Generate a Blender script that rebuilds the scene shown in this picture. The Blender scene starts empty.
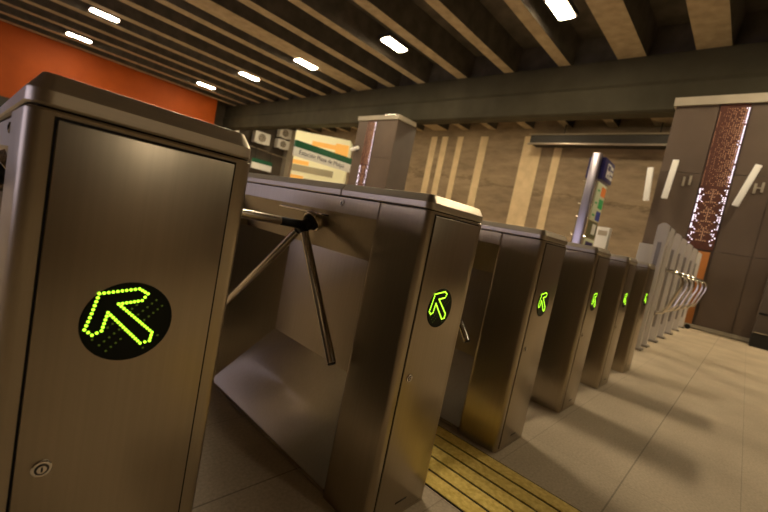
import bpy, bmesh, math, random
from mathutils import Vector, Matrix
random.seed(7)
sc = bpy.context.scene
col = sc.collection
R_ = math.radians

# ------------------------------------------------------------------ helpers
class MB:
    """collects shapes into one bmesh"""
    def __init__(s): s.bm = bmesh.new()
    def poly(s, pts, mat=0):
        vs = [s.bm.verts.new(p) for p in pts]
        f = s.bm.faces.new(vs); f.material_index = mat
        return f
    def loft(s, rings, close=True, cap0=True, cap1=True, mat=0):
        rv = [[s.bm.verts.new(p) for p in r] for r in rings]
        n = len(rv[0])
        for a, b in zip(rv, rv[1:]):
            for i in range(n if close else n - 1):
                j = (i + 1) % n
                f = s.bm.faces.new((a[i], a[j], b[j], b[i])); f.material_index = mat
        if cap0: s.bm.faces.new(list(reversed(rv[0]))).material_index = mat
        if cap1: s.bm.faces.new(rv[-1]).material_index = mat
        return s
    def box(s, x0, x1, y0, y1, z0, z1, bev=0.0, seg=2, mat=0):
        g = bmesh.ops.create_cube(s.bm, size=1.0)
        for v in g['verts']:
            v.co = Vector(((x0 + x1) / 2 + v.co.x * (x1 - x0), (y0 + y1) / 2 + v.co.y * (y1 - y0), (z0 + z1) / 2 + v.co.z * (z1 - z0)))
        fs = set(f for v in g['verts'] for f in v.link_faces)
        for f in fs: f.material_index = mat
        if bev > 0:
            es = list(set(e for v in g['verts'] for e in v.link_edges))
            bmesh.ops.bevel(s.bm, geom=es, offset=bev, segments=seg, profile=0.5, affect='EDGES', material=mat)
        return s
    def prism(s, prof, axis, a, b, mat=0):
        """prof: 2D outline; axis: 0,1,2 = extrusion axis"""
        def P(p, t):
            if axis == 0: return (t, p[0], p[1])
            if axis == 1: return (p[0], t, p[1])
            return (p[0], p[1], t)
        return s.loft([[P(p, a) for p in prof], [P(p, b) for p in prof]], mat=mat)
    def tube(s, path, r, n=16, mat=0, dome=True):
        path = [Vector(p) for p in path]
        if not isinstance(r, (list, tuple)): r = [r] * len(path)
        rings = []
        up = None
        for i, p in enumerate(path):
            d = (path[min(i + 1, len(path) - 1)] - path[max(i - 1, 0)]).normalized()
            if up is None:
                up = Vector((0, 0, 1)) if abs(d.z) < .9 else Vector((1, 0, 0))
            u = d.cross(up).normalized(); v = u.cross(d).normalized(); up = v
            rings.append([p + (u * math.cos(t) + v * math.sin(t)) * r[i] for t in [2 * math.pi * k / n for k in range(n)]])
        return s.loft(rings, mat=mat)
    def disc(s, c, axis, r, depth, n=40, mat=0, chamfer=0.0):
        """short cylinder from c along axis (unit vector)"""
        c = Vector(c); d = Vector(axis).normalized()
        pts = [c, c + d * (depth - chamfer), c + d * depth]
        return s.tube(pts, [r, r, r - chamfer] if chamfer else [r, r, r * .999], n=n, mat=mat)
    def build(s, name, mats, parent=None, smooth=True, loc=None):
        bmesh.ops.recalc_face_normals(s.bm, faces=s.bm.faces)
        me = bpy.data.meshes.new(name)
        s.bm.to_mesh(me); s.bm.free()
        for m in (mats if isinstance(mats, (list, tuple)) else [mats]): me.materials.append(m)
        if smooth:
            for p in me.polygons: p.use_smooth = True
            me.set_sharp_from_angle(angle=R_(30))
        o = bpy.data.objects.new(name, me); col.objects.link(o)
        if parent: o.parent = parent
        if loc: o.location = loc
        return o

def tag(o, label=None, cat=None, group=None, kind=None):
    if label: o['label'] = label
    if cat: o['category'] = cat
    if group: o['group'] = group
    if kind: o['kind'] = kind
    return o
def empty(name, loc=(0, 0, 0), rz=0):
    o = bpy.data.objects.new(name, None); col.objects.link(o)
    o.location = loc; o.rotation_euler = (0, 0, rz); o.empty_display_size = .1
    return o
def struct(name, mb, mat, smooth=False):
    return tag(mb.build(name, mat, smooth=smooth), kind='structure')
def copy_tree(o, parent=None):
    c = o.copy(); col.objects.link(c)
    if parent: c.parent = parent
    for ch in list(o.children): copy_tree(ch, c)
    return c
def rrect(x0, x1, y0, y1, r, n=6):
    pts = []
    for cx, cy, a in ((x1 - r, y1 - r, 0), (x0 + r, y1 - r, 90), (x0 + r, y0 + r, 180), (x1 - r, y0 + r, 270)):
        for k in range(n + 1):
            t = R_(a + 90 * k / n); pts.append((cx + r * math.cos(t), cy + r * math.sin(t)))
    return pts

# ------------------------------------------------------------------ materials
def new_mat(name):
    m = bpy.data.materials.new(name); m.use_nodes = True
    nt = m.node_tree; b = nt.nodes['Principled BSDF']
    return m, nt, b
def N(nt, t, **kw):
    n = nt.nodes.new(t)
    for k, v in kw.items(): setattr(n, k, v)
    return n
def ramp(nt, fac, stops):
    r = N(nt, 'ShaderNodeValToRGB')
    e = r.color_ramp.elements
    while len(e) < len(stops): e.new(0.5)
    for el, (p, c) in zip(e, stops): el.position = p; el.color = (*c, 1)
    nt.links.new(fac, r.inputs[0]); return r.outputs[0]
def plain(name, c, rough=.5, metal=0., spec=.5, emis=None, es=0):
    m, nt, b = new_mat(name)
    b.inputs['Base Color'].default_value = (*c, 1); b.inputs['Roughness'].default_value = rough
    b.inputs['Metallic'].default_value = metal; b.inputs['Specular IOR Level'].default_value = spec
    if emis:
        b.inputs['Emission Color'].default_value = (*emis, 1); b.inputs['Emission Strength'].default_value = es
    return m
def noisy(name, c0, c1, scale=4, rough=.7, detail=6, stretch=(1, 1, 1), bump=0.0, metal=0., lo=.35, hi=.68, coords='Object', spec=.5):
    m, nt, b = new_mat(name); L = nt.links.new
    tc = N(nt, 'ShaderNodeTexCoord'); mp = N(nt, 'ShaderNodeMapping'); mp.inputs['Scale'].default_value = stretch
    no = N(nt, 'ShaderNodeTexNoise'); no.inputs['Scale'].default_value = scale; no.inputs['Detail'].default_value = detail
    L(tc.outputs[coords], mp.inputs[0]); L(mp.outputs[0], no.inputs['Vector'])
    L(ramp(nt, no.outputs['Fac'], [(lo, c0), (hi, c1)]), b.inputs['Base Color'])
    b.inputs['Roughness'].default_value = rough; b.inputs['Metallic'].default_value = metal; b.inputs['Specular IOR Level'].default_value = spec
    if bump:
        bp = N(nt, 'ShaderNodeBump'); bp.inputs['Strength'].default_value = bump; bp.inputs['Distance'].default_value = .01
        L(no.outputs['Fac'], bp.inputs['Height']); L(bp.outputs[0], b.inputs['Normal'])
    return m
def steel(name, c, rough, aniso, grain=(130, 130, 2), var=.035):
    """brushed stainless steel, fine vertical grain"""
    m, nt, b = new_mat(name); L = nt.links.new
    tc = N(nt, 'ShaderNodeTexCoord'); mp = N(nt, 'ShaderNodeMapping'); mp.inputs['Scale'].default_value = grain
    no = N(nt, 'ShaderNodeTexNoise'); no.inputs['Scale'].default_value = 1; no.inputs['Detail'].default_value = 3
    L(tc.outputs['Object'], mp.inputs[0]); L(mp.outputs[0], no.inputs['Vector'])
    L(ramp(nt, no.outputs['Fac'], [(.3, tuple(x * (1 - var) for x in c)), (.7, tuple(min(1, x * (1 + var)) for x in c))]), b.inputs['Base Color'])
    sm = N(nt, 'ShaderNodeTexNoise'); sm.inputs['Scale'].default_value = 9; sm.inputs['Detail'].default_value = 4
    L(tc.outputs['Object'], sm.inputs['Vector'])
    mr = N(nt, 'ShaderNodeMapRange'); mr.inputs['To Min'].default_value = rough - .03; mr.inputs['To Max'].default_value = rough + .04
    L(sm.outputs['Fac'], mr.inputs['Value']); L(mr.outputs[0], b.inputs['Roughness'])
    b.inputs['Metallic'].default_value = 1
    if aniso:
        tg = N(nt, 'ShaderNodeTangent', direction_type='RADIAL', axis='Z')
        b.inputs['Anisotropic'].default_value = aniso
        b.inputs['Anisotropic Rotation'].default_value = 0
        L(tg.outputs[0], b.inputs['Tangent'])
    return m

M = {}
M['steel'] = steel('brushed_steel', (.46, .40, .305), .31, .55)
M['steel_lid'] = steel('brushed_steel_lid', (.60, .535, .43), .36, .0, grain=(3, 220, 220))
M['chrome'] = plain('chrome', (.72, .68, .62), .14, 1)
M['arm'] = steel('polished_arm', (.80, .72, .60), .24, 0, grain=(60, 60, 60))
M['black'] = plain('black_rubber', (.008, .008, .008), .5)
M['gap'] = plain('dark_gap', (.006, .005, .005), .9)
M['display'] = plain('display_glass', (.004, .007, .002), .45, spec=.2)
M['led'] = plain('led_lit', (.3, .6, .02), .4, emis=(.46, 1, .03), es=2.3)
M['led_off'] = plain('led_unlit', (.10, .14, .03), .35, emis=(.3, .5, .03), es=.10)
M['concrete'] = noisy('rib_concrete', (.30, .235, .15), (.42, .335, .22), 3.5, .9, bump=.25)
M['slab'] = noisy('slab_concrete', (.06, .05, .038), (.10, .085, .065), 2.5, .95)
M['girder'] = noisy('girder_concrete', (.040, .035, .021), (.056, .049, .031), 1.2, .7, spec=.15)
M['orange'] = noisy('orange_paint', (.30, .052, .0016), (.35, .063, .0025), 1.5, .65, spec=.25)
M['panel'] = noisy('grey_brown_panel', (.100, .071, .051), (.122, .087, .063), 1.1, .6, spec=.3)
M['panel_dark'] = noisy('dark_brown_panel', (.085, .066, .055), (.105, .082, .068), 1.1, .6)
M['capping'] = noisy('pale_capping', (.34, .30, .23), (.40, .35, .27), 2, .7)
M['gate'] = noisy('grey_gate_paint', (.58, .54, .47), (.65, .61, .54), 3, .4)
M['gate_edge'] = plain('gate_edge', (.30, .27, .23), .4, .6)
M['rust'] = noisy('rust_mesh', (.065, .015, .005), (.095, .024, .008), 30, .55)
M['lit_white'] = plain('backlit_white', (.9, .85, .95), .5, emis=(.95, .84, 1), es=2.2)
M['lit_amber'] = plain('backlit_amber', (.35, .16, .08), .5, emis=(1, .55, .28), es=.42)
M['wood'] = noisy('orange_wood', (.42, .15, .03), (.50, .19, .04), 6, .5, stretch=(1, 1, .15))
M['lamp_body'] = plain('pale_lamp', (.80, .77, .68), .4, emis=(1, .92, .78), es=.10)
M['bluehead'] = plain('navy_plastic', (.016, .014, .11), .35)
M['white'] = plain('white_plastic', (.75, .74, .70), .5)
M['pale'] = plain('pale_green_panel', (.62, .68, .48), .4)
M['sq_orange'] = plain('orange_print', (.85, .25, .04), .5)
M['sq_green'] = plain('green_print', (.05, .42, .13), .5)
M['sq_blue'] = plain('blue_print', (.03, .05, .33), .5)
M['glass'] = plain('dull_glass', (.16, .16, .09), .12)
M['pole'] = steel('satin_pole', (.62, .58, .62), .3, 0, grain=(40, 40, 2))
M['yellow'] = noisy('yellow_tactile', (.74, .52, .09), (.95, .73, .20), 55, .6, bump=.25)
M['darkmetal'] = plain('dark_metal', (.05, .043, .036), .4, .3)
M['pipe'] = plain('pipe_metal', (.42, .37, .29), .35, .8)
M['tray'] = plain('cable_tray', (.03, .026, .02), .7)
M['sign_green'] = plain('sign_green', (.008, .10, .045), .5)
M['sign_white'] = plain('sign_white', (.66, .64, .55), .5, emis=(1, .95, .78), es=.10)
M['ink'] = plain('sign_ink', (.02, .02, .02), .6)
M['map_cream'] = plain('map_cream', (.75, .70, .42), .5, emis=(1, .90, .52), es=.16)
M['map_orange'] = plain('map_orange', (.85, .45, .10), .5, emis=(1, .50, .09), es=.22)
M['map_dull'] = plain('map_dull', (.32, .27, .15), .5, emis=(1, .85, .5), es=.05)
M['ac'] = plain('ac_white', (.78, .76, .70), .5)
M['backwall'] = noisy('back_wall', (.07, .057, .042), (.10, .08, .06), 1, .85)
M['hall_wall'] = noisy('hall_wall', (.19, .14, .085), (.23, .17, .10), 1, .8)

def floor_mat():
    m, nt, b = new_mat('concrete_tiles'); L = nt.links.new
    tc = N(nt, 'ShaderNodeTexCoord'); sp = N(nt, 'ShaderNodeSeparateXYZ'); L(tc.outputs['Object'], sp.inputs[0])
    def lines(sock, off, period, wid):
        a = N(nt, 'ShaderNodeMath', operation='SUBTRACT'); a.inputs[1].default_value = off; L(sock, a.inputs[0])
        d = N(nt, 'ShaderNodeMath', operation='DIVIDE'); d.inputs[1].default_value = period; L(a.outputs[0], d.inputs[0])
        f = N(nt, 'ShaderNodeMath', operation='FLOORED_MODULO'); f.inputs[1].default_value = 1; L(d.outputs[0], f.inputs[0])
        s = N(nt, 'ShaderNodeMath', operation='SUBTRACT'); s.inputs[1].default_value = .5; L(f.outputs[0], s.inputs[0])
        ab = N(nt, 'ShaderNodeMath', operation='ABSOLUTE'); L(s.outputs[0], ab.inputs[0])
        g = N(nt, 'ShaderNodeMath', operation='GREATER_THAN'); g.inputs[1].default_value = .5 - wid / period / 2; L(ab.outputs[0], g.inputs[0])
        return g.outputs[0]
    ly = lines(sp.outputs['Y'], .238, .81, .006); ly2 = lines(sp.outputs['Y'], -.167, .81, .004); lx = lines(sp.outputs['X'], 2.11, .846, .004)
    n1 = N(nt, 'ShaderNodeTexNoise'); n1.inputs['Scale'].default_value = 2.2; n1.inputs['Detail'].default_value = 6
    n2 = N(nt, 'ShaderNodeTexNoise'); n2.inputs['Scale'].default_value = 90; n2.inputs['Detail'].default_value = 3
    L(tc.outputs['Object'], n1.inputs['Vector']); L(tc.outputs['Object'], n2.inputs['Vector'])
    c1 = ramp(nt, n1.outputs['Fac'], [(.3, (.50, .405, .275)), (.7, (.66, .54, .375))])
    c2 = ramp(nt, n2.outputs['Fac'], [(.3, (.78, .78, .78)), (.7, (1, 1, 1))])
    mx = N(nt, 'ShaderNodeMix', data_type='RGBA', blend_type='MULTIPLY'); mx.inputs[0].default_value = 1
    L(c1, mx.inputs[6]); L(c2, mx.inputs[7])
    cur = mx.outputs[2]
    for s, k in ((ly, .56), (ly2, .75), (lx, .82)):
        q = N(nt, 'ShaderNodeMix', data_type='RGBA', blend_type='MULTIPLY'); q.inputs[7].default_value = (k, k, k, 1)
        L(s, q.inputs[0]); L(cur, q.inputs[6]); cur = q.outputs[2]
    L(cur, b.inputs['Base Color']); b.inputs['Roughness'].default_value = .62; b.inputs['Specular IOR Level'].default_value = .35
    return m
M['floor'] = floor_mat()
def stone_mat():
    m, nt, b = new_mat('rough_stone_concrete'); L = nt.links.new
    tc = N(nt, 'ShaderNodeTexCoord'); mp = N(nt, 'ShaderNodeMapping'); mp.inputs['Scale'].default_value = (1, .35, 1.2)
    L(tc.outputs['Object'], mp.inputs[0])
    n1 = N(nt, 'ShaderNodeTexNoise'); n1.inputs['Scale'].default_value = 1.6; n1.inputs['Detail'].default_value = 9; n1.inputs['Roughness'].default_value = .7
    L(mp.outputs[0], n1.inputs['Vector'])
    c = ramp(nt, n1.outputs['Fac'], [(.28, (.15, .108, .066)), (.5, (.27, .20, .125)), (.72, (.36, .27, .17))])
    mp2 = N(nt, 'ShaderNodeMapping'); mp2.inputs['Scale'].default_value = (1, .10, .55); L(tc.outputs['Object'], mp2.inputs[0])
    vo = N(nt, 'ShaderNodeTexVoronoi', feature='DISTANCE_TO_EDGE'); vo.inputs['Scale'].default_value = .8
    wv = N(nt, 'ShaderNodeMix', data_type='RGBA'); wv.inputs[0].default_value = .42
    L(mp2.outputs[0], wv.inputs[6]); L(n1.outputs['Color'], wv.inputs[7]); L(wv.outputs[2], vo.inputs['Vector'])
    cr = ramp(nt, vo.outputs['Distance'], [(0, (.5, .47, .42)), (.02, (1, 1, 1))])
    mx = N(nt, 'ShaderNodeMix', data_type='RGBA', blend_type='MULTIPLY'); mx.inputs[0].default_value = .8
    L(c, mx.inputs[6]); L(cr, mx.inputs[7]); L(mx.outputs[2], b.inputs['Base Color'])
    b.inputs['Roughness'].default_value = .9
    bp = N(nt, 'ShaderNodeBump'); bp.inputs['Strength'].default_value = .4; bp.inputs['Distance'].default_value = .05
    L(n1.outputs['Fac'], bp.inputs['Height']); L(bp.outputs[0], b.inputs['Normal'])
    return m
M['stone'] = stone_mat()
M['stripe'] = noisy('pale_concrete_strip', (.60, .46, .27), (.72, .56, .34), 2.5, .85, bump=.15)

# ------------------------------------------------------------------ the setting
XW, XS, YO, YB = 10.86, 17.85, 27.0, 28.2
X0, Y0 = -9.0, -13.0
ZR, ZC = 6.55, 7.35
mb = MB(); mb.box(X0, XS + .3, Y0, YB + .3, -.2, 0); struct('floor', mb, M['floor'])
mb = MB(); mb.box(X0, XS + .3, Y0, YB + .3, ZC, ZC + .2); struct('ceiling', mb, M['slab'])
ribs = [(-12.0, .37), (-10.3, .37), (-8.55, .37), (-6.8, .37), (-5.1, .37), (-3.4, .37), (-1.7, .5), (.05, .5), (1.75, .68), (3.48, .68),
        (5.25, .35), (7.04, .34), (8.85, .40), (10.75, .36), (12.36, .42), (14.0, .98), (15.45, .42), (17.0, .45), (18.75, .42),
        (20.3, .42), (21.9, .42), (23.45, .42), (25.2, .42), (26.6, .42)]
n = 0
for y, w in ribs:
    n += 1
    mb = MB(); h = w / 2
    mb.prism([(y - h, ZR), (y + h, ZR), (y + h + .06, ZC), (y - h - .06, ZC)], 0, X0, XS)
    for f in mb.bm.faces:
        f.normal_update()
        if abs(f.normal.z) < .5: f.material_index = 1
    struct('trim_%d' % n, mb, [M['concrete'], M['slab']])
# great beam across the hall (runs along Y)
mb = MB()
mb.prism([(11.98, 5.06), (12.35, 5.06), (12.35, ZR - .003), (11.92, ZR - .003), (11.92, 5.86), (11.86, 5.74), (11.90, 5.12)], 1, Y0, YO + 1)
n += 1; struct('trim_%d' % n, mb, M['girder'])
# wall between the ribs above the beam
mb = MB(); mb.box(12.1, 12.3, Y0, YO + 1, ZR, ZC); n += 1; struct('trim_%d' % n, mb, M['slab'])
# walls
mb = MB(); mb.box(X0, 10.9, YO, YO + .3, 0, ZC); struct('wall_left', mb, M['orange'])
mb = MB(); mb.box(X0, 10.88, YO - .12, YO, 0, 3.25); struct('baseboard_left', mb, M['tray'])
mb = MB(); mb.box(10.9, XS + .3, YB, YB + .3, 0, ZC); struct('wall_back', mb, M['backwall'])
mb = MB(); mb.box(XS, XS + .3, Y0, YB, 0, ZC); struct('wall_far', mb, M['stone'])
# unseen glowing panes added in the near wall for lilac reflections on the steel
mb = MB(); mb.box(X0 - .3, X0, Y0, 3.0, 0, ZC); mb.box(X0 - .3, X0, 17.0, YB, 0, ZC); mb.box(X0 - .3, X0, 3.0, 17.0, 3.3, ZC); struct('wall_near', mb, M['hall_wall'])
M['added_glow_pane'] = plain('added_lilac_pane', (.6, .6, .65), .5, emis=(.80, .73, 1.0), es=1.5)
for k in range(7):
    mb = MB(); mb.box(X0 - .16, X0 - .12, 3.0 + 2 * k + .05, 5.0 + 2 * k - .05, .05, 3.25); struct('unseen_glow_pane_%d' % (k + 1), mb, M['added_glow_pane'])
mb = MB()
for k in range(8): mb.box(X0 - .2, X0 - .08, 3.0 + 2 * k - .05, 3.0 + 2 * k + .05, 0, 3.3)
struct('trim_99', mb, M['darkmetal'])
mb = MB(); mb.box(X0, XS, Y0 - .3, Y0, 0, ZC); struct('wall_behind', mb, M['hall_wall'])
# pale strips let into the stone wall
for a, b in ((14.5, 14.1), (13.75, 13.36), (12.73, 12.38), (11.32, 10.9), (8.95, 8.04), (7.46, 7.12)):
    n += 1; mb = MB(); mb.box(XS - .03, XS, b, a, 0, 6.2); struct('trim_%d' % n, mb, M['stripe'])
# pale pilaster beside the outdoor units
n += 1; mb = MB(); mb.box(17.0, XS - .01, YB - .55, YB, 0, ZR); struct('trim_%d' % n, mb, M['capping'])

# panelled boxes that carry the perforated strips
def panel_box(name, y0, y1, xback, joints_y, joints_z):
    mb = MB(); mb.box(XW + .012, xback, y0, y1, 0, 4.8)
    o = struct(name, mb, M['panel_dark'])
    return o
def panels(yedges, zedges):
    """cladding sheets with open joints, one mesh"""
    mb = MB()
    for a, b in zip(yedges, yedges[1:]):
        for c, d in zip(zedges, zedges[1:]):
            if d - c > .1: mb.box(XW - .012, XW + .012, min(a, b) + .006, max(a, b) - .006, c + .006, d - .006)
    return mb
panel_box('wall_right', -6.0, 2.01, 11.8, None, None)
n += 1; struct('trim_%d' % n, panels([2.01, 1.22], [.09, 1.69, 3.32, 4.8]), M['panel'])
n += 1; struct('trim_%d' % n, panels([.70, .09, -.72, -1.53, -2.4, -3.6, -4.8, -6.0], [.09, 1.69, 3.32, 4.8]), M['panel'])
mb = MB(); mb.box(XW - .07, 11.85, -6.0, 2.05, 4.8, 4.98); n += 1; struct('trim_%d' % n, mb, M['capping'])
mb = MB(); mb.box(XW - .05, XW + .012, -6.0, 2.01, .02, .09); struct('baseboard_right', mb, M['capping'])
panel_box('wall_beyond', 10.565, 12.75, 11.95, None, None)
n += 1; struct('trim_%d' % n, panels([12.75, 12.2], [.09, 1.69, 3.32, 4.8]), M['panel'])
n += 1; struct('trim_%d' % n, panels([11.68, 10.565], [.09, 1.69, 3.32, 4.8]), M['panel'])
mb = MB(); mb.box(XW - .06, 11.85, 10.52, 12.78, 4.8, 4.97); n += 1; struct('trim_%d' % n, mb, M['capping'])

# ------------------------------------------------------------------ perforated strips (backlit)
def perforated(y0, y1, label, wood=True):
    """y0 = right edge seen from the hall, y1 = left edge"""
    root = empty('perforated_light_panel', (XW, (y0 + y1) / 2, 0))
    tag(root, label, 'light panel', None)
    W = y1 - y0
    mb = MB(); mb.box(-.02, .011, -W / 2, W / 2, 1.70, 4.795); mb.build('rust_sheet', M['rust'], root, smooth=False)
    nc = 13; cell = W / nc
    wh, am = MB(), MB()
    def px(m, c, z, s=.55):
        yc = W / 2 - (c + .5) * cell           # c=0 left
        m.box(-.026, -.018, yc - cell * s / 2, yc + cell * s / 2, z - cell * s / 2, z + cell * s / 2)
    rows_up = int((4.72 - 3.06) / cell)
    rnd = random.Random(3)
    for r in range(rows_up):
        z = 4.72 - (r + .5) * cell
        if r % 11 != 9: px(wh, nc - 1, z, .52)
        if rnd.random() < .4: px(wh, nc - 2, z, .42)
        for c in range(2, nc - 1):
            if rnd.random() < .45 + c * .04: px(am, c, z, .15 + .028 * c)
        if r % 11 > 1: px(am, 0, z, .3)
    rows_lo = int((3.0 - 1.74) / cell)
    for r in range(rows_lo):
        z = 3.0 - (r + .5) * cell
        t = r / rows_lo
        k = r % 11
        for c in range(nc):
            e = min(c, nc - 1 - c)
            if t < .68 and e == 0 and k not in (3, 8): px(wh, c, z, .62 if c < 6 else .46)
            elif t < .68 and e == 1 and k in (0, 5, 6): px(wh, c, z, .46)
            elif t >= .68 and e == (r % 3) and r % 2: px(wh, c, z, .5)
            elif e == abs(k - 5) and t < .85: px(wh if e < 3 else am, c, z, .46)
            elif e == 6 and k < 8: px(am, c, z, .5)
            elif e == 5 and k in (0, 2, 4, 7): px(am, c, z, .5)
            elif e == 4 and k in (2, 7): px(am, c, z, .5)
    wh.build('bright_perforations', M['lit_white'], root, smooth=False)
    am.build('amber_perforations', M['lit_amber'], root, smooth=False)
    if wood:
        mb = MB(); mb.box(-.03, .011, -W / 2 + .03, W / 2 - .03, 0, 1.66, .004); tag(mb.build('orange_base_board', M['wood'], root), 'plain orange board under the perforated sheet')
    return root
perforated(.715, 1.205, 'rust red perforated wall strip with glowing dots, above the grey gates at right')
perforated(11.70, 12.19, 'far narrow glowing perforated strip on the box left of the striped wall', wood=True)

# ------------------------------------------------------------------ wall lamps on the panelled box
def wall_lamp(loc, label, h=.86, tilt=0., off=.14):
    root = empty('wall_lamp', loc); tag(root, label, 'wall lamp', 'bar lamps on the right wall')
    mb = MB(); mb.box(-off - .09, -off, -.055, .055, -h / 2, h / 2, .006)
    b = mb.build('lamp_bar', M['lamp_body'], root); b.rotation_euler = (R_(tilt), 0, 0)
    for s in (-1, 1):
        mb = MB(); mb.box(-off - .005, -.012, -.02, .02, s * h * .28 - .02, s * h * .28 + .02)
        k = mb.build('bracket', M['darkmetal'], root); k.rotation_euler = (R_(tilt), 0, 0)
    return root
wall_lamp((XW, 2.135, 2.98), 'leftmost of the three pale bar lamps, at the left edge of the panelled wall', .76, -5)
wall_lamp((XW, 1.745, 3.12), 'middle of the three pale bar lamps, left of the perforated strip', .86, 3)
wall_lamp((XW, .45, 3.08), 'rightmost of the three pale bar lamps, tilted, right of the perforated strip', .86, 13)
def wall_socket(loc, label, bar=True):
    root = empty('wall_fitting', loc); tag(root, label, 'wall fitting', 'small fittings beside the bar lamps')
    for s in (-1, 1):
        mb = MB(); mb.box(-.045, -.013, s * .055 - .022, s * .055 + .022, -.10 - s * .015, .10 - s * .015, .004); mb.build('plate', M['capping'], root)
    if not bar: return
    mb = MB(); mb.box(-.03, -.013, -.06, .06, -.012, .012); mb.build('bar', M['capping'], root)
wall_socket((XW, 1.46, 3.14), 'pair of small pale upright plates on the wall left of the perforated strip', False)
wall_socket((XW, .27, 3.08), 'small pale H-shaped wall fitting right of the tilted bar lamp')
root = empty('spot_lamp', (XW, 12.5, 3.62)); tag(root, 'small pale spot lamp on the far panelled box beside its glowing strip', 'spot lamp')
mb = MB(); mb.disc((-.013, 0, 0), (-1, 0, 0), .05, .12, 16); mb.build('bracket', M['darkmetal'], root)
mb = MB(); mb.tube([(-.2, .18, -.05), (-.15, -.16, .06)], .07, 16); mb.build('lamp_head', M['lamp_body'], root)
root = empty('uplight', (XW + .25, 11.2, 4.97)); tag(root, 'small lit lamp on top of the far panelled box', 'uplight')
mb = MB(); mb.box(-.12, .12, -.3, .3, 0, .07, .01); mb.build('body', M['darkmetal'], root)
mb = MB(); mb.box(-.10, .10, -.27, .27, .07, .085); mb.build('lens', plain('uplight_lens', (.9, .85, .7), .4, emis=(1, .88, .62), es=7), root)

# ------------------------------------------------------------------ ceiling lights
def light_mat(name, c, s): return plain(name, (.9, .9, .9), .5, emis=c, es=s)
M['light_far'] = light_mat('diffuser_far_row', (1, .81, .53), 140)
M['light_near'] = light_mat('diffuser_near_row', (1, .83, .60), 140)
def ceiling_light(x, y, mat, label, group):
    root = empty('ceiling_light', (x, y, ZR)); tag(root, label, 'ceiling light', group)
    mb = MB(); mb.box(-.49, .49, -.235, .235, .0, .12)
    for a in (-.35, .35): mb.tube([(a, 0, .1), (a, 0, ZC - ZR)], .012, 8)
    mb.build('housing', M['darkmetal'], root, smooth=False)
    mb = MB(); mb.prism(rrect(-.44, .44, -.185, .185, .05), 2, -.02, -.001); mb.build('diffuser', mat, root, smooth=False)
rows_y = [4.38, 9.64, 14.5, 19.2, 24.25]
names9 = ['nearest and largest lit panel of the five in the row along the beam',
          'second lit panel from the right in the row along the beam',
          'middle lit panel of the row of five along the beam',
          'fourth lit panel from the right in the row along the beam, before the orange wall',
          'farthest lit panel of the beam row, where the orange wall ends']
for y, nm in zip(rows_y, names9): ceiling_light(9.05, y, M['light_far'], nm, 'ceiling lights along the beam')
for y, nm in ((19.45, 'nearer of the two lit panels above the orange wall at top left'), (24.4, 'farther of the two lit panels above the orange wall at top left')):
    ceiling_light(3.25, y, M['light_near'], nm, 'ceiling lights above the orange wall')
for x, y in ((3.25, 4.38), (3.25, 9.64), (3.25, 14.5), (3.25, -10.5), (9.05, -5.6), (9.05, -.6)):
    ceiling_light(x, y, M['light_near'] if x < 5 else M['light_far'], 'lit ceiling panel outside the view, above or behind the viewer', 'ceiling lights outside the view')
for y in (2.5, 7.5, 12.5, 18.0, 24.0):
    ceiling_light(14.4, y, M['light_far'], 'lit ceiling panel hidden behind the great beam, over the striped wall', 'ceiling lights behind the beam')

# ------------------------------------------------------------------ turnstiles
D, TX, TW, PITCH = .681, .9022, .299, .846
XL = -.009                                     # left face of a cabinet
CD = .207                                     # depth of an end column
YB0, YB1, TL = CD, 1.118, 1.325
ARROW = [(-.043, .045), (.008, .053), (.021, .045), (.014, .034), (-.017, .029), (.035, -.019), (.033, -.033), (.020, -.036),
         (-.029, .016), (-.034, -.012), (-.045, -.018), (-.055, -.009), (-.049, .015)]
def dots_on(path, step):
    out = []
    P = [Vector(p) for p in path] + [Vector(path[0])]
    for a, b in zip(P, P[1:]):
        k = max(1, round((b - a).length / step))
        out += [a.lerp(b, i / k) for i in range(k)]
    return out
def inside(p, poly):
    c = False; j = len(poly) - 1
    for i in range(len(poly)):
        (xi, yi), (xj, yj) = poly[i], poly[j]
        if (yi > p[1]) != (yj > p[1]) and p[0] < (xj - xi) * (p[1] - yi) / (yj - yi) + xi: c = not c
        j = i
    return c
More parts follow.
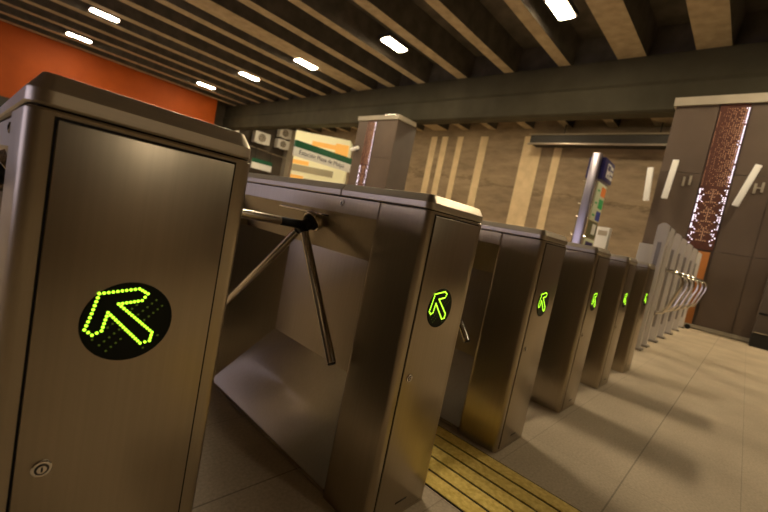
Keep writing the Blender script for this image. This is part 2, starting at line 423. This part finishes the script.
def make_turnstile(label):
    t = empty('turnstile', (0, 0, 0)); tag(t, label, 'turnstile', 'steel turnstiles in the row')
    st = M['steel']
    # end columns
    def column(ya, yb):
        mb = MB(); pr = rrect(XL, TW, ya, yb, .018, 6)
        ins = rrect(XL + .003, TW - .003, ya + .003, yb - .003, .015, 6)
        mb.loft([[(x, y, .004) for x, y in pr], [(x, y, .9965) for x, y in pr], [(x, y, 1.0) for x, y in ins]])
        return mb
    front = column(0, CD).build('front_column', st, t)
    column(YB1, TL).build('rear_column', st, t)
    # service door with its dark gap
    mb = MB(); mb.box(.0205, .2665, -.0012, .003, .018, .9925); mb.build('door_gap', M['gap'], t, smooth=False)
    mb = MB(); mb.box(.0235, .2635, -.0040, .003, .021, .9885, .0018, 2); door = mb.build('door', st, t)
    # lock
    mb = MB(); lx, lz = .053, .498
    mb.disc((lx, -.004, lz), (0, -1, 0), .0125, .0035, 28, chamfer=.001)
    lock = mb.build('lock', M['chrome'], door)
    mb = MB()
    ring = [(lx + .0085 * math.cos(a), lz + .0085 * math.sin(a)) for a in [2 * math.pi * k / 24 for k in range(24)]]
    mb.prism(ring, 1, -.0078, -.0073)
    mb.build('lock_ring', M['darkmetal'], door)
    mb = MB(); mb.disc((lx, -.0075, lz), (0, -1, 0), .0058, .0015, 20); mb.build('lock_barrel', M['chrome'], door)
    mb = MB(); mb.box(lx - .0011, lx + .0011, -.0094, -.0088, lz - .0035, lz + .0035); mb.build('keyhole', M['gap'], door)
    mb = MB(); mb.box(.120, .178, -.0048, -.003, .056, .0635, .001); b = mb.build('badge', M['darkmetal'], door)
    # arrow display
    cx, cz = .136, .7135
    mb = MB(); mb.disc((cx, -.0035, cz), (0, -1, 0), .0625, .0028, 64, chamfer=.0012)
    disp = mb.build('arrow_display', M['display'], t)
    mb = MB()
    for p in dots_on(ARROW, .0056): mb.disc((cx + p.x, -.006, cz + p.y), (0, -1, 0), .0022, .0014, 10)
    tag(mb.build('lit_arrow', M['led'], disp), 'glowing yellow-green arrow pointing up left')
    mb = MB()
    cross = []
    for s in (0, 1):
        for w in (-1.6, 0, 1.6):
            for k in range(17):
                u = -.046 + .092 * k / 16
                p = (u + w * .006, (u if s == 0 else -u) - (w * .006 if s == 0 else -w * .006))
                cross.append(p)
    for p in cross:
        if p[0] ** 2 + p[1] ** 2 < .056 ** 2 and not inside(p, ARROW) and min((Vector(p) - q).length for q in dots_on(ARROW, .0056)) > .006:
            mb.disc((cx + p[0], -.006, cz + p[1]), (0, -1, 0), .0016, .0008, 8)
    mb.build('unlit_dots', M['led_off'], disp)
    # lid in two pieces
    mb = MB(); g = [(x, y, z) for z in (.9985, 1.0065) for x, y in ()]
    pr = rrect(.005, TW - .005, .005, TL - .005, .016, 5)
    mb.prism(pr, 2, .9995, 1.006); mb.build('lid_gasket', M['gap'], t, smooth=False)
    def lid(ya, yb, rf, rb):
        def ring(i, z):
            pts = []
            for cx_, cy_, a, r in ((TW, yb, 0, rb), (XL, yb, 90, rb), (XL, ya, 180, rf), (TW, ya, 270, rf)):
                ri = max(r - i, .0015)
                sx = -1 if cx_ > 0 else 1; sy = -1 if cy_ == yb else 1
                ox = cx_ + sx * (i + ri)
                oy = cy_ + sy * ((i if r > .005 else 0) + ri)
                for k in range(7):
                    q = R_(a + 90 * k / 6); pts.append((ox + ri * math.cos(q), oy + ri * math.sin(q), z))
            return pts
        mb = MB()
        mb.loft([ring(.003, 1.003), ring(.0, 1.006), ring(0, 1.0225), ring(.0012, 1.0245), ring(.0150, 1.0455), ring(.0165, 1.046)])
        return mb
    for args in ((-.002, .391, .028, .003), (.3945, TL + .002, .003, .028)):
        ld = lid(*args).build('lid', M['steel_lid'], t)
        wn = ld.modifiers.new('weighted', 'WEIGHTED_NORMAL'); wn.keep_sharp = True; wn.weight = 100
    # body between the columns
    mb = MB(); mb.box(.2, TW - .012, CD, YB1, .03, 1.0); mb.build('back_panel', st, t, smooth=False)
    mb = MB(); mb.box(TW - .0118, TW - .003, CD + .004, YB1 - .004, .03, .997); tag(mb.build('side_panel', M['darkmetal'], t, smooth=False), 'dark side panel')
    mb = MB()
    mb.prism([(.0025, .999), (.0025, .944), (.060, .800), (.2, .800), (.2, .999)], 1, CD + .002, YB1 - .002)
    mb.build('mechanism_housing', st, t, smooth=False)
    mb = MB(); sx, sz = .0085, .927
    mb.box(-.004, .003, .455, .785, -.0025, .0025)
    s = mb.build('slot_trim', M['chrome'], t, smooth=False); s.location = (sx, 0, sz); s.rotation_euler = (0, R_(-22), 0)
    mb = MB(); mb.disc((.0025, .389, .979), (-1, 0, 0), .011, .0035, 24, chamfer=.001); k = mb.build('lock', M['chrome'], t)
    mb = MB(); mb.box(-.0022, -.0008, .388, .390, .974, .984); mb.build('keyhole', M['gap'], k)
    # sloped base tray
    mb = MB()
    mb.prism([(.0, .022), (.0, .006), (.03, .004), (.2, .004), (.2, .325)], 1, CD, YB1)
    mb.build('base_plate', st, t, smooth=False)
    mb = MB(); mb.box(-.0035, .0015, CD, YB1, .012, .0235); mb.build('plate_lip', M['chrome'], t, smooth=False)
    mb = MB(); mb.prism([(.0, 1.117), (.2, .95), (.2, 1.119), (.0, 1.119)], 2, .0, .80)   # slanted inner cheek
    mb.build('inner_cheek', st, t, smooth=False)
    # tripod
    hy, hz = .560, .872
    ax = Vector((-.55, 0, -.42)).normalized()
    mb = MB()
    base = Vector((.026, hy, hz + .028))
    mb.tube([base, base + ax * .026, base + ax * .030], [.033, .033, .030], 28)
    c = Vector((-.028, hy, hz - .006))
    mb.tube([base + ax * .028, base + ax * .065, base + ax * .08], [.024, .021, .012], 24)
    hub = mb.build('hub', M['black'], t)
    mb = MB(); mb.tube([base - ax * .012, base + ax * .016, base + ax * .0175], [.0415, .0415, .040], 32); mb.build('hub_collar', M['arm'], hub)
    root = Vector((-.022, hy, hz))
    for e in (Vector((-.535, hy + .01, hz + .016)), Vector((-.050, .985, .452)), Vector((-.045, .238, .460))):
        d = (e - root).normalized(); q0 = .10 if e.x < -.3 else .035
        mb = MB(); mb.tube([root + d * .008, root + d * (q0 + .003)], [.0165, .0155], 18); mb.build('arm_socket', M['black'], hub)
        mb = MB(); L_ = (e - root).length
        mb.tube([root + d * q0, root + d * (L_ - .004), root + d * L_], [.0158, .0158, .0145], 24)
        arm = mb.build('arm', M['arm'], t)
        mb = MB(); mb.tube([root + d * (L_ - .0005), root + d * (L_ + .0035)], [.0135, .0125], 20); mb.build('end_cap', M['black'], arm)
    return t
labels = ['nearest steel turnstile cabinet with the largest glowing arrow, filling the left edge',
          'second steel turnstile from the left, its tripod arms and sloped base in full view',
          'third steel turnstile from the left, standing beside the yellow striped floor strip',
          'fourth steel turnstile from the left, middle of the line with a narrow lit arrow',
          'fifth steel turnstile from the left, just before the last one in the line',
          'farthest and smallest steel turnstile, right in front of the grey gates']
proto = make_turnstile(labels[0])
for i in range(6):
    o = proto if i == 0 else copy_tree(proto)
    o.location = (TX + (i - 1) * PITCH, D, 0); o['label'] = labels[i]

# ------------------------------------------------------------------ tactile strip on the floor
root = empty('tactile_strip', (1.272, 0, 0)); tag(root, 'yellow ridged floor strip running between the second and third turnstile', 'tactile strip')
mb = MB(); mb.box(0, .432, -1.6, 3.4, .0005, .0025); mb.build('dark_base', M['gap'], root, smooth=False)
for k in range(5):
    a = .004 + k * .0855
    mb = MB(); mb.box(a, a + .075, -1.595, 3.395, .002, .007, .002, 1); mb.build('ridge', M['yellow'], root)

# ------------------------------------------------------------------ grey gates
def make_gate(arm=True):
    t = empty('access_gate', (0, 0, 0))
    w, th, H = .125, .10, 1.60
    prof = [(0, .03), (w, .03), (w, H - w / 2)] + [(w / 2 + w / 2 * math.cos(a), H - w / 2 + w / 2 * math.sin(a)) for a in [R_(q) for q in range(15, 180, 15)]] + [(0, H - w / 2)]
    mb = MB(); mb.prism(prof, 0, 0, th); mb.build('post', M['gate'], t)
    inner = [(.02 + (y) * (w - .04) / w, z * .985 + .006) for y, z in prof]
    mb = MB(); mb.prism(inner, 0, th, th + .03); mb.build('post_rim', M['gate_edge'], t)
    mb = MB(); mb.box(-.004, .001, .042, .085, .22, 1.36); tag(mb.build('post_slot', M['gate_edge'], t, smooth=False), 'dark upright slot')
    mb = MB(); mb.tube([(th * .5, -.004, H - w / 2), (th * .5, .01, H - w / 2)], .03, 16); mb.build('front_cap', M['gate_edge'], t)
    mb = MB(); mb.box(-.02, th + .04, -.03, w + .03, 0, .03, .006); mb.build('foot', M['gate_edge'], t)
    mb = MB(); mb.box(.02, th - .02, w, w + .15, .04, 1.32, .008); mb.build('rear_panel', M['gate'], t)
    if arm:
        mb = MB()
        pts = [(.05, .0, 1.05), (.05, -.08, 1.045), (.05, -.14, 1.03), (.05, -.185, .99), (.05, -.205, .93), (.05, -.20, .85), (.05, -.165, .74), (.05, -.12, .58), (.05, -.08, .50), (.05, 0, .47)]
        mb.tube(pts, .021, 12); mb.build('arm', M['chrome'], t)
        for z in (1.05, .47):
            mb = MB(); mb.disc((.05, .004, z), (0, -1, 0), .038, .02, 20); mb.build('arm_mount', M['gate_edge'], t)
    return t
gl = ['nearest grey access gate post with rounded top, behind the farthest turnstile',
      'second grey access gate, first with a bent chrome loop arm',
      'third grey access gate counted from the turnstiles',
      'fourth grey access gate, middle of the gate line',
      'fifth grey access gate counted from the turnstiles',
      'sixth grey access gate, next to last before the perforated strip',
      'last grey access gate with a black caster, against the perforated strip']
g0 = make_gate(False); g1 = make_gate(True)
gx = [5.82, 6.25, 6.95, 7.65, 8.5, 9.4, 10.3]
for i, x in enumerate(gx):
    o = g0 if i == 0 else (g1 if i == 1 else copy_tree(g1))
    o.location = (x, .83, 0); tag(o, gl[i], 'access gate', 'grey access gates')
    if i == 6:
        mb = MB(); mb.tube([(.17, -.06, .05), (.21, -.06, .05)], .05, 20); mb.build('caster', M['black'], o)

# ------------------------------------------------------------------ information totem
root = empty('information_totem', (8.0, 2.5, 0)); tag(root, 'tall silver information post with navy ticket head and coloured squares, before the striped wall', 'information post')
mb = MB(); mb.box(-.05, .06, -.055, .095, 0, 2.98, .008); mb.build('post', M['pole'], root)
mb = MB(); mb.box(-.12, .7, -.16, .2, 0, .03, .008); mb.build('base', M['darkmetal'], root)
mb = MB(); mb.box(.06, .72, -.13, .17, 2.52, 2.93, .02); hd = mb.build('head', M['bluehead'], root)
mb = MB(); mb.box(.26, .46, -.135, -.128, 2.60, 2.86); mb.box(.29, .43, -.138, -.134, 2.735, 2.83, mat=1); mb.box(.33, .39, -.1385, -.134, 2.62, 2.66, mat=1)
tag(mb.build('machine_pictogram', [M['white'], M['bluehead']], hd, smooth=False), 'white ticket machine pictogram')
mb = MB()
for k, (a, b) in enumerate(((.50, .68), (.50, .66), (.50, .64))): mb.box(a, b, -.135, -.128, 2.60 + k * .095, 2.655 + k * .095)
mb.build('white_writing_lines', M['white'], hd, smooth=False)
mb = MB(); mb.box(.08, .66, -.09, -.06, 1.76, 2.48, .004); pn = mb.build('notice_panel', M['pale'], root)
for k, c in enumerate(('sq_orange', 'sq_green', 'sq_blue')):
    mb = MB(); mb.box(.36, .63, -.0945, -.088, 2.25 - k * .235, 2.43 - k * .235); mb.build('coloured_square', M[c], pn, smooth=False)
mb = MB()
for k in range(3): mb.box(.14, .27, -.0935, -.088, 2.31 - k * .235, 2.345 - k * .235)
mb.build('faint_text', M['sq_green'], pn, smooth=False)
mb = MB(); mb.box(.08, .66, -.085, -.07, 1.42, 1.74); gl_ = mb.build('glass_pane', M['glass'], root, smooth=False)
mb = MB(); mb.box(.34, .56, -.089, -.083, 1.50, 1.70); mb.build('paper_notice', M['white'], gl_, smooth=False)
mb = MB(); mb.box(.08, .66, -.09, -.06, .9, 1.40, .004); lp = mb.build('lower_panel', M['pale'], root)
mb = MB(); mb.box(.14, .58, -.0945, -.088, 1.0, 1.34); mb.build('navy_notice', M['bluehead'], lp, smooth=False)
mb = MB(); mb.box(.08, .62, .12, .15, .9, 2.48, .004); mb.build('rear_panel', M['glass'], root)
mb = MB()
for z in (2.46, 2.02, 1.78, 1.42): mb.tube([(.0, -.10, z), (.0, .16, z)], .012, 8)
mb.build('clamp', M['chrome'], root)

# white cabinet behind the totem
root = empty('notice_cabinet', (12.5, 3.28, 0)); tag(root, 'plain white upright cabinet standing behind the information post', 'cabinet')
mb = MB(); mb.box(-.12, .12, -.16, .16, .04, 2.02, .01); mb.build('body', M['white'], root)
mb = MB(); mb.box(-.126, -.118, -.12, .12, 1.78, 1.92); mb.build('grey_band', M['capping'], root, smooth=False)
mb = MB(); mb.box(-.1, .1, -.14, .14, 0, .04); mb.build('plinth', M['darkmetal'], root, smooth=False)

# dark machine at right edge
root = empty('ticket_machine', (10.1, -.21, 0)); tag(root, 'dark metal machine on a black plinth against the panelled wall at the right edge', 'machine')
mb = MB(); mb.box(.22, .74, -1.2, 0, .27, 1.75, .02); mb.build('body', M['panel_dark'], root)
mb = MB(); mb.box(.18, .74, -1.2, .012, .27, .285); mb.build('edge_strip', M['chrome'], root, smooth=False)
mb = MB(); mb.box(.19, .74, -1.19, .01, 0, .27); mb.build('plinth', M['black'], root, smooth=False)
mb = MB(); mb.box(.212, .222, -1.2, -.01, .62, .66); mb.build('panel_seam', M['gap'], root, smooth=False)

# ------------------------------------------------------------------ pipes and tray below the ceiling by the stone wall
root = empty('cable_tray', (17.0, 0, 0)); tag(root, 'long dark cable tray with two bright rails high before the striped wall', 'cable tray')
mb = MB(); mb.box(.05, .83, -4, 8.3, 5.68, 6.02); mb.build('tray', M['tray'], root, smooth=False)
for z in (5.63, 6.04):
    mb = MB(); mb.tube([(0, -4, z), (0, 8.35, z)], .045 if z < 6 else .03, 12); mb.build('rail', M['pipe'], root)
for y in (0, 3.5, 7):
    mb = MB(); mb.tube([(.4, y, 6.02), (.4, y, ZR)], .02, 8); mb.build('hanger', M['tray'], root)

# ------------------------------------------------------------------ hanging station sign
def text_mesh(body, size, mat, name, parent, loc, rot, extrude=.004):
    c = bpy.data.curves.new(name, 'FONT'); c.body = body; c.size = size; c.extrude = extrude; c.align_x = 'LEFT'
    tmp = bpy.data.objects.new(name, c); col.objects.link(tmp)
    dg = bpy.context.evaluated_depsgraph_get()
    me = bpy.data.meshes.new_from_object(tmp.evaluated_get(dg)); me.name = name
    bpy.data.objects.remove(tmp); bpy.data.curves.remove(c)
    me.materials.clear(); me.materials.append(mat)
    o = bpy.data.objects.new(name, me); col.objects.link(o)
    o.parent = parent; o.location = loc; o.rotation_euler = rot
    return o
root = empty('station_sign', (9.5, 15.0, 0)); tag(root, 'long station sign on two posts with dark green band reading Estación Plaza de Maipú', 'sign')
mb = MB(); mb.box(0, 3.3, -.06, .06, 2.98, 3.64, .01); bd = mb.build('sign_board', M['sign_white'], root)
mb = MB(); mb.box(-.005, 3.305, -.066, .066, 3.36, 3.645); mb.build('green_band', M['sign_green'], root, smooth=False)
t_ = text_mesh('Estación Plaza de Maipú', .27, M['ink'], 'lettering', root, (.22, -.064, 3.10), (R_(90), 0, 0))
t_.scale = (1.0, 1, 1)
for x in (.05, 3.25):
    mb = MB(); mb.box(x - .03, x + .03, .062, .12, 0, 3.6); mb.build('post', M['pipe'], root, smooth=False)

root = empty('station_sign', (14.1, 27.4, 0)); tag(root, 'small green banded sign among the outdoor units at far left', 'sign')
mb = MB(); mb.box(0, 1.6, -.05, .05, 2.95, 3.66); mb.build('sign_board', M['sign_white'], root)
mb = MB(); mb.box(-.005, 1.605, -.056, .056, 3.38, 3.665); mb.build('green_band', M['sign_green'], root, smooth=False)
for x in (.2, 1.4):
    mb = MB(); mb.tube([(x, 0, 3.6), (x, 0, 4.4), (x, .78, 4.4)], .025, 8); mb.build('bracket', M['tray'], root)

# lit kiosk front with map panels behind the sign
a = Vector((11.22, 17.8)); b = Vector((13.1, 15.75)); d = b - a
root = empty('lit_kiosk', (a.x, a.y, 0), math.atan2(d.y, d.x)); tag(root, 'lit cream and orange kiosk front behind the long green banded sign', 'kiosk')
Lk = d.length
mb = MB(); mb.box(0, Lk, 0, 1.2, 0, 4.62, .02); mb.build('body', M['map_cream'], root)
mb = MB(); mb.box(.9, Lk - .02, -.02, .01, 4.02, 4.25); mb.box(2.1, Lk - .02, -.025, .01, 3.55, 4.35); mb.build('orange_header', M['map_orange'], root, smooth=False)
mb = MB(); mb.box(0.05, .9, -.02, .01, 2.98, 3.18); mb.build('orange_strip', M['map_orange'], root, smooth=False)
mb = MB(); mb.box(.05, 2.2, -.02, .01, 2.62, 2.95); mb.build('dull_shelf', M['map_dull'], root, smooth=False)  # dull brown strip across the kiosk front
mb = MB(); mb.box(.0, .75, -.03, .01, 2.18, 2.42); mb.build('orange_counter', M['map_orange'], root, smooth=False)
mb = MB(); mb.box(.8, Lk, -.02, .01, 2.15, 2.34); mb.build('counter_shelf', M['map_dull'], root, smooth=False)

# ------------------------------------------------------------------ outdoor units on the back wall
def ac_unit(x, y, z, w, h, label):
    root = empty('outdoor_unit', (x, y, z)); tag(root, label, 'air conditioner', 'outdoor units on the back wall')
    mb = MB(); mb.box(0, w, -.5, 0, 0, h, .02); bd = mb.build('case', M['ac'], root)
    mb = MB(); mb.disc((w * .45, -.498, h / 2), (0, -1, 0), h * .36, .02, 28); g = mb.build('fan_grille', M['capping'], root)
    mb = MB()
    for k in range(3): mb.tube([(w * .45 + h * (.10 + .11 * k) * math.cos(q), -.52, h / 2 + h * (.10 + .11 * k) * math.sin(q)) for q in [2 * math.pi * j / 20 for j in range(21)]], .012, 6)
    mb.build('grille_rings', M['tray'], g)
    mb = MB()
    for q in (.12, w - .12): mb.box(q - .03, q + .03, -.55, YB - y, -.05, 0)
    mb.build('bracket', M['tray'], root, smooth=False)
ac_unit(11.9, 27.9, 4.85, .95, .62, 'leftmost white outdoor unit, partly hidden by the nearest turnstile')
ac_unit(14.05, 27.9, 4.80, 1.2, .82, 'largest white outdoor unit with a round fan grille, above the small green sign')
ac_unit(15.95, 27.9, 5.72, 1.0, .72, 'upper white outdoor unit of the pair beside the pale pilaster')
ac_unit(15.9, 27.9, 4.90, 1.0, .68, 'lower white outdoor unit of the pair beside the pale pilaster')
mb = MB(); mb.tube([(13.9, 27.7, 4.45), (17.0, 27.7, 4.30)], .05, 10); tag(mb.build('wall_pipe', M['pipe']), 'thin pale pipe under the outdoor units', 'pipe')

# ------------------------------------------------------------------ world, camera
w = bpy.data.worlds.new('World'); sc.world = w; w.use_nodes = True
w.node_tree.nodes['Background'].inputs[0].default_value = (.80, .72, 1.0, 1)
w.node_tree.nodes['Background'].inputs[1].default_value = .02

F_PX, YAW, PIT, ROLL, HC = 396.57, .7414, .0831, .1965, .9411
cy, sy, cp, sp = math.cos(YAW), math.sin(YAW), math.cos(PIT), math.sin(PIT)
Fv = Vector((cy * cp, sy * cp, -sp)); Rv = Vector((sy, -cy, 0)); Uv = Rv.cross(Fv)
c_, s_ = math.cos(ROLL), math.sin(ROLL)
R2 = Rv * c_ + Uv * s_; U2 = Uv * c_ - Rv * s_
cam = bpy.data.cameras.new('camera'); co = bpy.data.objects.new('camera', cam); col.objects.link(co)
mw = Matrix((R2, U2, -Fv)).transposed().to_4x4(); mw.translation = Vector((0, 0, HC))
co.matrix_world = mw
cam.sensor_fit = 'HORIZONTAL'; cam.sensor_width = 36; cam.lens = F_PX / 768 * 36
cam.clip_start = .02; cam.clip_end = 200
cam.dof.use_dof = True; cam.dof.focus_distance = 1.0; cam.dof.aperture_fstop = 4.0
sc.camera = co

vs = sc.view_settings
sc.display_settings.display_device = 'sRGB'
vs.view_transform = 'Standard'; vs.look = 'None'; vs.gamma = 1; vs.use_curve_mapping = False
vs.exposure = 0.02
sc.cycles.max_bounces = 10; sc.cycles.diffuse_bounces = 6; sc.cycles.glossy_bounces = 6
sc.cycles.use_denoising = True
sc.cycles.sample_clamp_indirect = 8
